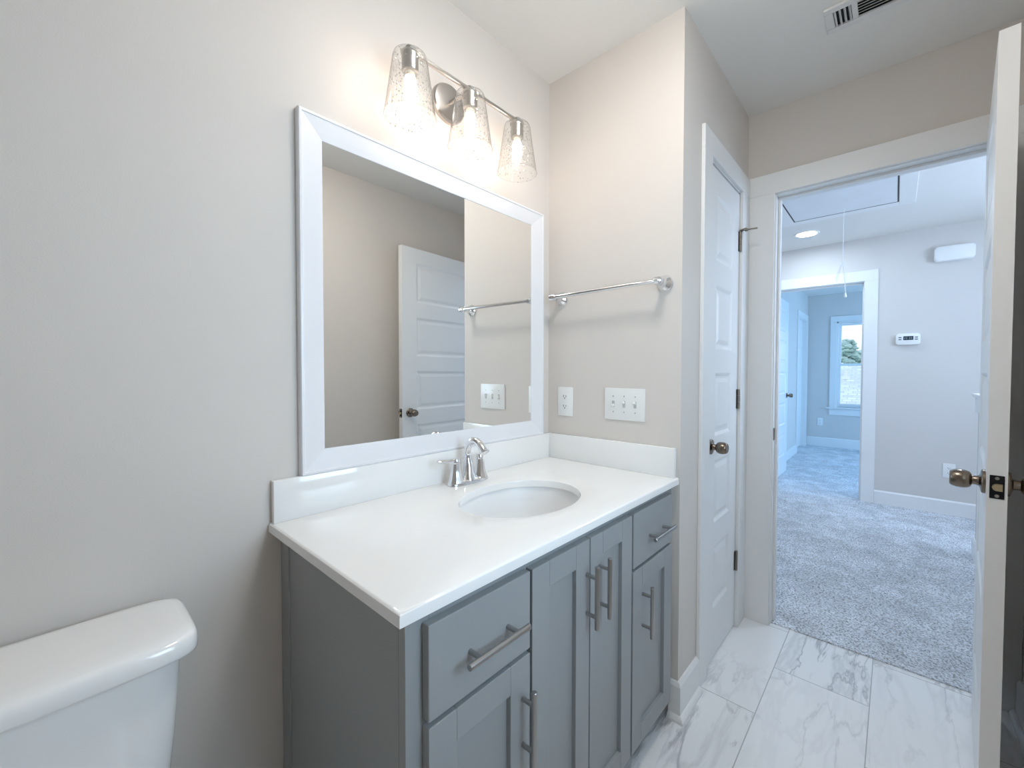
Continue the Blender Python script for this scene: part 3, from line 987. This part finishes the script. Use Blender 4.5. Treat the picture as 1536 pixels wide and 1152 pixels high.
# ------------------------------------------------------------------ three-light vanity fixture
LX = [-0.758, -0.543, -0.328]
LY, LZ = -0.118, 2.086
vl = thing('vanity_light', 'brushed nickel three-light bar with clear seeded glass shades above the mirror', 'wall lamp', (LX[1], 0, LZ))
B().lathe([(0.062, 0.0), (0.062, 0.012), (0.058, 0.018), (0.050, 0.020), (0.0, 0.021)], (0, 0, 0.008), (0, -1, 0), 48).build('backplate', M['nickel'], vl, 30)
B().tube([(0, -0.018, 0.008), (0, LY + 0.002, 0.006)], 0.0065, 16).build('arm', M['nickel'], vl, 40)
B().box(LX[0] - LX[1] - 0.012, LX[2] - LX[1] + 0.012, LY - 0.0055, LY + 0.0055, 0.0005, 0.0115, 0.002).build('bar', M['nickel'], vl)
for i, x in enumerate(LX):
    lx = x - LX[1]
    so = B()
    so.lathe([(0.010, 0.016), (0.013, 0.012), (0.010, 0.004), (0.0085, -0.002)], (lx, LY, 0), (0, 0, 1), 20)
    so.lathe([(0.0, 0.0), (0.024, -0.001), (0.0255, -0.004), (0.0225, -0.006), (0.0225, -0.052), (0.020, -0.054), (0.0, -0.054)], (lx, LY, 0), (0, 0, 1), 28)
    soc = so.build('socket', M['nickel'], vl, 35)
    g = B()
    n = 40
    def rr(r, z):
        return [(lx + math.cos(2 * PI * k / n) * r, LY + math.sin(2 * PI * k / n) * r, z) for k in range(n)]
    g.loft([rr(0.024, -0.0045), rr(0.038, -0.0055), rr(0.0435, -0.009), rr(0.0462, -0.016), rr(0.0695, -0.1735), rr(0.0712, -0.1755), rr(0.0705, -0.1765), rr(0.0688, -0.1745)], True, False, False)
    g.build('glass_shade', M['shade'], vl, 50)
    bu = B().lathe([(0.0125, -0.066), (0.0155, -0.074), (0.0165, -0.085), (0.0160, -0.105), (0.0135, -0.125), (0.0105, -0.136), (0.0, -0.140)], (lx, LY, 0), (0, 0, 1), 20)
    bulb = bu.build('bulb', M['bulb'], vl, 60)
    B().lathe([(0.0, -0.0535), (0.0135, -0.0535), (0.0135, -0.066), (0.0, -0.066)], (lx, LY, 0), (0, 0, 1), 20).build('bulb_base', M['cap'], bulb, 40)

# ------------------------------------------------------------------ towel bar
tb = thing('towel_bar', 'polished chrome towel bar on the narrow wall right of the mirror', 'towel bar', (0, -0.300, 1.5165))
B().tube([(-0.066, 0.226, -0.003), (-0.066, -0.226, 0.003)], 0.0078, 18).build('bar', M['chrome'], tb, 40)
for sy, zz in ((0.226, -0.003), (-0.226, 0.003)):
    B().lathe([(0.0285, 0.0), (0.0295, 0.004), (0.027, 0.008), (0.026, 0.011), (0.0175, 0.017), (0.0125, 0.026), (0.0115, 0.046), (0.013, 0.052)], (0, sy, zz), (-1, 0, 0), 32).lathe(
        [(0.0, -0.017), (0.0085, -0.016), (0.012, -0.012), (0.012, -0.009), (0.014, -0.007), (0.014, 0.007), (0.012, 0.009), (0.012, 0.012), (0.0085, 0.016), (0.0, 0.017)], (-0.066, sy, zz), (0, 1, 0), 24).build('post', M['chrome'], tb, 40)

# ------------------------------------------------------------------ wall plates
def outlet(name, label, loc, rz, w=0.077, h=0.1211, group='white duplex wall outlets'):
    """duplex outlet in local coords: plate faces -x"""
    r = thing(name, label, 'outlet', loc, rz, group)
    B().box(-0.0055, -0.0003, -w / 2, w / 2, -h / 2, h / 2, 0.0025).build('plate', M['plastic'], r, 40)
    for z in (0.0205, -0.0205):
        f = B().loft([[(x, p[0], p[1] + z) for p in [(math.copysign(min(abs(0.0172 * math.cos(a)), 0.0172), math.cos(a)), max(-0.0125, min(0.0125, 0.0165 * math.sin(a)))) for a in [2 * PI * k / 32 for k in range(32)]]] for x in (-0.005, -0.0075)])
        fo = f.build('receptacle', M['plastic'], r)
        B().box(-0.0078, -0.0074, 0.0050, 0.0075, z - 0.002, z + 0.007).box(-0.0078, -0.0074, -0.0072, -0.0052, z - 0.0015, z + 0.006).box(-0.0078, -0.0074, -0.0022, 0.0022, z - 0.0085, z - 0.004).build('slots', M['slot'], fo)
    B().lathe([(0.0028, 0), (0.0026, 0.0008), (0, 0.001)], (-0.0055, 0, 0), (-1, 0, 0), 12).build('screw', M['plastic'], r)
    return r
outlet('outlet', 'white duplex outlet just right of the mirror above the side splash', (0, -0.0934, 1.0832), 0)
outlet('outlet', 'white outlet low on the far hall wall under the thermostat', (X2, -1.497, 0.378), 0)
outlet('outlet', 'white outlet on the bedroom wall left of the window', (X3, -0.231, 0.400), 0)

sw = thing('switch_plate', 'white triple toggle switch plate under the towel bar', 'light switch', (0, -0.3701, 1.0862))
B().box(-0.0058, -0.0003, -0.0845, 0.0845, -0.0605, 0.0605, 0.0025).build('plate', M['plastic'], sw, 40)
for k, up in ((0.046, -1), (0, 1), (-0.046, 1)):
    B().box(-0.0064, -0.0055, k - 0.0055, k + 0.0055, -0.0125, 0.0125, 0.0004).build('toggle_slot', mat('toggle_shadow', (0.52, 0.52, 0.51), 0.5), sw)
    B().box(-0.0175, -0.0045, k - 0.004, k + 0.004, -0.0045, 0.0045, 0.0012, mtx=Matrix.Translation((0, 0, up * 0.004)) @ Matrix.Translation((-0.006, 0, 0)) @ Matrix.Rotation(up * math.radians(24), 4, 'Y') @ Matrix.Translation((0.006, 0, 0))).build('toggle', M['plastic'], sw, 40)
    for z in (0.030, -0.030):
        B().lathe([(0.0026, 0), (0.0024, 0.0008), (0, 0.001)], (-0.0058, k, z), (-1, 0, 0), 12).build('screw', M['nickel'], sw)

# ------------------------------------------------------------------ toilet
TX = -1.478
to = thing('toilet', 'white toilet with domed tank lid at lower left', 'toilet', (TX, -0.30, 0))
tk = B()
tk.loft([sup(0, 0.185, hxx, hd, z, 5.5, 72, hyb=0.085) for hxx, hd, z in ((0.170, 0.060, 0.385), (0.178, 0.066, 0.40), (0.190, 0.072, 0.47), (0.199, 0.077, 0.56), (0.205, 0.081, 0.65), (0.208, 0.083, 0.708))])
tk.build('tank', M['porc'], to, 50)
ld = B()
lr = []
for d, z in ((0.006, 0.7055), (0.0015, 0.7075), (0.0, 0.712), (0.0, 0.724), (0.002, 0.733), (0.006, 0.7385), (0.014, 0.7424), (0.032, 0.7445), (0.070, 0.7452)):
    lr.append(sup(0, 0.185, 0.2285 - d * 0.55, 0.112 - d, z + 0.006, 7.0, 160, hyb=0.098 - d * 0.3))
ld.loft(lr)
ld.build('tank_lid', M['porc'], to, 50)
bw = B()
br = []
for hxx, hyy, cy, z, e in ((0.105, 0.26, -0.08, 0.0, 3.5), (0.10, 0.25, -0.08, 0.03, 3.2), (0.095, 0.22, -0.06, 0.12, 2.6), (0.12, 0.235, -0.09, 0.22, 2.4), (0.165, 0.26, -0.13, 0.31, 2.2), (0.182, 0.275, -0.135, 0.365, 2.2), (0.184, 0.277, -0.135, 0.385, 2.2)):
    br.append(sup(0, cy, hxx, hyy, z, e, 64))
bw.loft(br)
bw.build('bowl', M['porc'], to, 50)
B().loft([sup(0, -0.135, 0.186 - d, 0.272 - d, z, 2.2, 64) for d, z in ((0.004, 0.3855), (0, 0.389), (0, 0.400), (0.004, 0.404), (0.004, 0.405), (0.0, 0.407), (0.0, 0.416), (0.006, 0.421), (0.03, 0.423))]).build('seat_lid', M['porc'], to, 50)
B().tube([(-0.165, 0.106, 0.655), (-0.165, 0.085, 0.655)], 0.012, 16).tube([(-0.165, 0.083, 0.655), (-0.14, 0.080, 0.653), (-0.10, 0.080, 0.648)], [0.007, 0.006, 0.005], 12).build('flush_lever', M['chrome'], to, 40)

# ------------------------------------------------------------------ bathroom ceiling register
vx, vy = 0.384, -1.088
ve = thing('ceiling_vent', 'white three-way air register in the bathroom ceiling, top right', 'vent', (vx, vy, CH))
gx, gy = 0.0655, 0.153
def vframe():
    b = B()
    iw, il = 0.040, 0.128
    b.box(-gx, -iw, -gy, gy, -0.009, 0, 0.003).box(iw, gx, -gy, gy, -0.009, 0, 0.003)
    b.box(-iw, iw, -gy, -il, -0.009, 0, 0.003).box(-iw, iw, il, gy, -0.009, 0, 0.003)
    for y in (0.070, -0.070):
        b.box(-iw, iw, y - 0.008, y + 0.008, -0.008, 0, 0.001)
    return b
vframe().build('frame', M['grille'], ve)
B().box(-0.043, 0.043, -0.131, 0.131, -0.0012, -0.0002).build('duct_opening', M['duct'], ve)
for i in range(6):
    x = -0.034 + i * 0.0136
    B().box(-0.0058, 0.0058, -0.0625, 0.0625, -0.0006, 0.0006, mtx=Matrix.Translation((x, 0, -0.0055)) @ Matrix.Rotation(math.radians(-38), 4, 'Y')).build('louver', M['grille'], ve)
for sgn in (-1, 1):
    for i in range(4):
        y = sgn * (0.0830 + i * 0.0135)
        B().box(-0.0395, 0.0395, -0.0055, 0.0055, -0.0006, 0.0006, mtx=Matrix.Translation((0, y, -0.0055)) @ Matrix.Rotation(math.radians(sgn * 52), 4, 'X')).build('louver', M['grille'], ve)

# added flush ceiling lamp outside the camera's view, fills the bathroom with light
cl = thing('added_fill_lamp', 'added unseen round fill lamp in the middle of the bathroom ceiling', 'ceiling light', (-0.60, -0.76, CH))
B().lathe([(0.0, 0.0), (0.165, 0.0), (0.165, -0.02), (0.150, -0.024)], (0, 0, -0.0003), (0, 0, 1), 48, cap1=False).build('fill_lamp_base', M['nickel'], cl, 40)
B().lathe([(0.150, -0.022), (0.147, -0.040), (0.130, -0.058), (0.09, -0.070), (0.04, -0.075), (0.0, -0.076)], (0, 0, 0), (0, 0, 1), 48, cap0=False).build('diffuser', M['lamp'], cl, 60)

# ------------------------------------------------------------------ hall: hatch, cord, lights, thermostat, chime
ha = thing('attic_hatch', 'white attic access hatch in the hall ceiling', 'attic hatch', ((HX0 + HX1) / 2, (HY0 + HY1) / 2, CH))
hxx, hyy = (HX1 - HX0) / 2, (HY1 - HY0) / 2
B().box(-hxx + 0.009, hxx - 0.009, -hyy + 0.009, hyy - 0.009, -0.007, 0.012).build('panel', M['hatch'], ha)
B().box(-hxx - 0.085, hxx + 0.085, -hyy - 0.09, -hyy, -0.008, -0.0003, 0.002).box(-hxx - 0.085, hxx + 0.085, hyy, hyy + 0.09, -0.008, -0.0003, 0.002) \
    .box(-hxx - 0.085, -hxx, -hyy, hyy, -0.008, -0.0003, 0.002).box(hxx, hxx + 0.085, -hyy, hyy, -0.008, -0.0003, 0.002).build('trim_frame', M['trim'], ha)
B().box(-hxx - 0.028, hxx + 0.028, -hyy - 0.028, hyy + 0.028, 0.016, 0.05).build('gap_shade_block', M['duct'], ha)  # near-black block that makes the hatch gap look shaded
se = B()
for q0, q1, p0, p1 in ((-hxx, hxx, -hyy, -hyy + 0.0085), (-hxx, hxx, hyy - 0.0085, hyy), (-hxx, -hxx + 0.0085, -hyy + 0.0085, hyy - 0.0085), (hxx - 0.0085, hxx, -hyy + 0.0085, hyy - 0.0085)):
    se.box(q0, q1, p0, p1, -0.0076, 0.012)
se.build('gap_shade_ring', M['slot'], ha)  # dark ring painted as the shade in the gap around the panel

co = thing('pull_cord', 'thin white pull cord hanging from the attic hatch', 'cord', (2.50, -0.829, CH))
cb = B()
cb.tube([(0, 0, 0.0), (0, 0.001, -0.15), (0, 0.002, -0.41), (0, -0.004, -0.46), (0, -0.014, -0.56), (0, -0.018, -0.64)], 0.0022, 8)
cb.tube([(0, 0.002, -0.405), (0, 0.016, -0.43), (0, 0.033, -0.48), (0, 0.042, -0.53), (0, 0.034, -0.545), (0, 0.026, -0.50), (0, 0.008, -0.43), (0, -0.004, -0.40), (0, -0.016, -0.46), (0, -0.018, -0.55)], 0.0020, 8)
cb.build('cord', M['cord'], co, 60)
B().lathe([(0.0, 0.0), (0.004, -0.002), (0.010, -0.028), (0.009, -0.034), (0.0, -0.036)], (0, -0.018, -0.635), (0, 0, 1), 14).build('bell', M['plastic'], co, 40)

rl = thing('recessed_light', 'round lit recessed downlight in the hall ceiling near the bedroom doorway', 'ceiling light', (3.022, -0.521, CH), 0, 'recessed downlights in the hall ceiling')
B().lathe([(0.098, 0.0), (0.097, -0.004), (0.086, -0.007), (0.076, -0.003)], (0, 0, 0), (0, 0, 1), 40, cap0=False, cap1=False).build('trim_ring', M['plastic'], rl, 40)
B().lathe([(0.0, -0.0022), (0.077, -0.0022), (0.077, -0.0012), (0.0, -0.0012)], (0, 0, 0), (0, 0, 1), 40).build('lens', M['led'], rl)

rl_fill = copy_tree(rl)  # added downlight out of view, brightens the hall carpet and bathroom floor
rl_fill.location = (1.62, -1.36, CH)
rl_fill['label'] = 'added unseen recessed downlight in the hall ceiling nearest the bathroom doorway'

tm = thing('thermostat', 'small white thermostat with dark display on the far hall wall', 'thermostat', (X2, -1.219, 1.497))
def rbox(x0, x1, hy, hz, r, n=8):
    pts = []
    for cx_, cz_, a0 in ((hy - r, hz - r, 0), (-hy + r, hz - r, PI / 2), (-hy + r, -hz + r, PI), (hy - r, -hz + r, 1.5 * PI)):
        for k in range(n + 1):
            a = a0 + PI / 2 * k / n
            pts.append((cx_ + r * math.cos(a), cz_ + r * math.sin(a)))
    return pts
def rounded(x_back, x_front, hy, hz, r, ch):
    p = rbox(0, 0, hy, hz, r)
    q = rbox(0, 0, hy - ch, hz - ch, max(r - ch, 0.002))
    return B().loft([[(x_back, a, c) for a, c in p], [(x_front + ch, a, c) for a, c in p], [(x_front + ch * 0.3, a * (1 - ch * .3 / hy), c * (1 - ch * .3 / hz)) for a, c in p], [(x_front, a, c) for a, c in q]])
rounded(-0.0003, -0.028, 0.081, 0.050, 0.022, 0.006).build('housing', M['plastic'], tm, 40)
scr = B().box(-0.0295, -0.0275, -0.036, 0.030, -0.008, 0.026, 0.001).build('display', M['lcd'], tm)
for y in (0.020, 0.008, -0.012, -0.024):
    B().box(-0.0299, -0.0294, y - 0.0035, y + 0.0035, 0.0, 0.018).build('digit', M['lcdlit'], scr)
for y, z in ((0.052, 0.016), (0.052, -0.002), (-0.055, 0.016), (-0.055, -0.002)):
    B().box(-0.0300, -0.0275, y - 0.010, y + 0.010, z - 0.004, z + 0.003, 0.001).build('button', M['slot'], tm)

cm = thing('door_chime', 'white rounded doorbell chime box high on the far hall wall', 'door chime', (X2, -1.494, 2.197))
rounded(-0.0003, -0.055, 0.122, 0.063, 0.03, 0.012).build('cover', M['plastic'], cm, 40)

# ------------------------------------------------------------------ outside the bedroom window
gr = B().box(6.9, 70, -40, 40, -3.3, -3.2).build('ground', M['grass'])
tag(gr, 'green lawn far below the bedroom window', 'lawn', None, 'structure')
ho = thing('neighbor_house', 'neighbouring house with a pale grey shingle roof outside the bedroom window', 'house', (16.0, -1.5, -3.2))
B().loft([[(-5.6, -9, 1.7), (0, -9, 4.62), (5.6, -9, 1.7), (5.6, -9, 1.55), (0, -9, 4.46), (-5.6, -9, 1.55)], [(-5.6, 9, 1.7), (0, 9, 4.62), (5.6, 9, 1.7), (5.6, 9, 1.55), (0, 9, 4.46), (-5.6, 9, 1.55)]]).build('roof', M['shingle'], ho)
B().prism([(-5.2, 0), (5.2, 0), (5.2, 1.7), (0, 4.4), (-5.2, 1.7)], -8.6, 8.6, 'y').build('wall', M['siding'], ho)
B().tube([(-0.75, 1.55, 4.1), (-0.75, 1.55, 4.43)], 0.05, 14).lathe([(0.16, 4.16), (0.07, 4.27), (0.052, 4.29)], (-0.75, 1.55, 0), (0, 0, 1), 16).build('vent_pipe', M['pipe'], ho, 40)

def tree(loc, h, r, label, seed, tuft=False):
    rnd = random.Random(seed)
    t = thing('pine_tree', label, 'tree', loc, 0, 'trees beyond the neighbouring roof')
    B().tube([(0, 0, 0), (0.05, 0.1, h * 0.4), (-0.1, 0.0, h * 0.75), (0.1, 0.1, h * 0.97)], [0.22, 0.17, 0.11, 0.04], 10).build('trunk', M['bark'], t, 60)
    cr = B()
    for k in range(150):
        f = rnd.random()
        z = h * (0.38 + 0.60 * f)
        rad = r * (1.05 - 0.75 * f) * math.sqrt(rnd.random())
        a = rnd.random() * 2 * PI
        s_ = r * rnd.uniform(0.10, 0.22)
        q = bmesh.new()
        bmesh.ops.create_icosphere(q, subdivisions=2, radius=1.0)
        for v in q.verts:
            nn = mnoise.noise(v.co * 2.3 + Vector((k * 3.1, seed, f * 9)))
            v.co = v.co * (1 + 0.55 * nn)
            v.co = Vector((v.co.x * s_ * 1.25, v.co.y * s_ * 1.25, v.co.z * s_ * 0.7))
            v.co += Vector((math.cos(a) * rad, math.sin(a) * rad, z))
        cr._add(q)
    cr.build('crown', M['leaf'], t)
    return t
tree((30, 1.05, -3.2), 6.5, 0.95, 'tallest pine tree above the roof in the bedroom window', 3)
tree((26.5, 3.0, -3.2), 5.2, 1.5, 'low bushy tree at the left edge of the bedroom window view', 8)
tree((34, 0.35, -3.2), 5.75, 1.5, 'rounded tree just right of the tall pine in the bedroom window', 12)
tree((38, 2.6, -3.2), 6.0, 1.6, 'faint far tree just left of the tall pine in the bedroom window', 19)
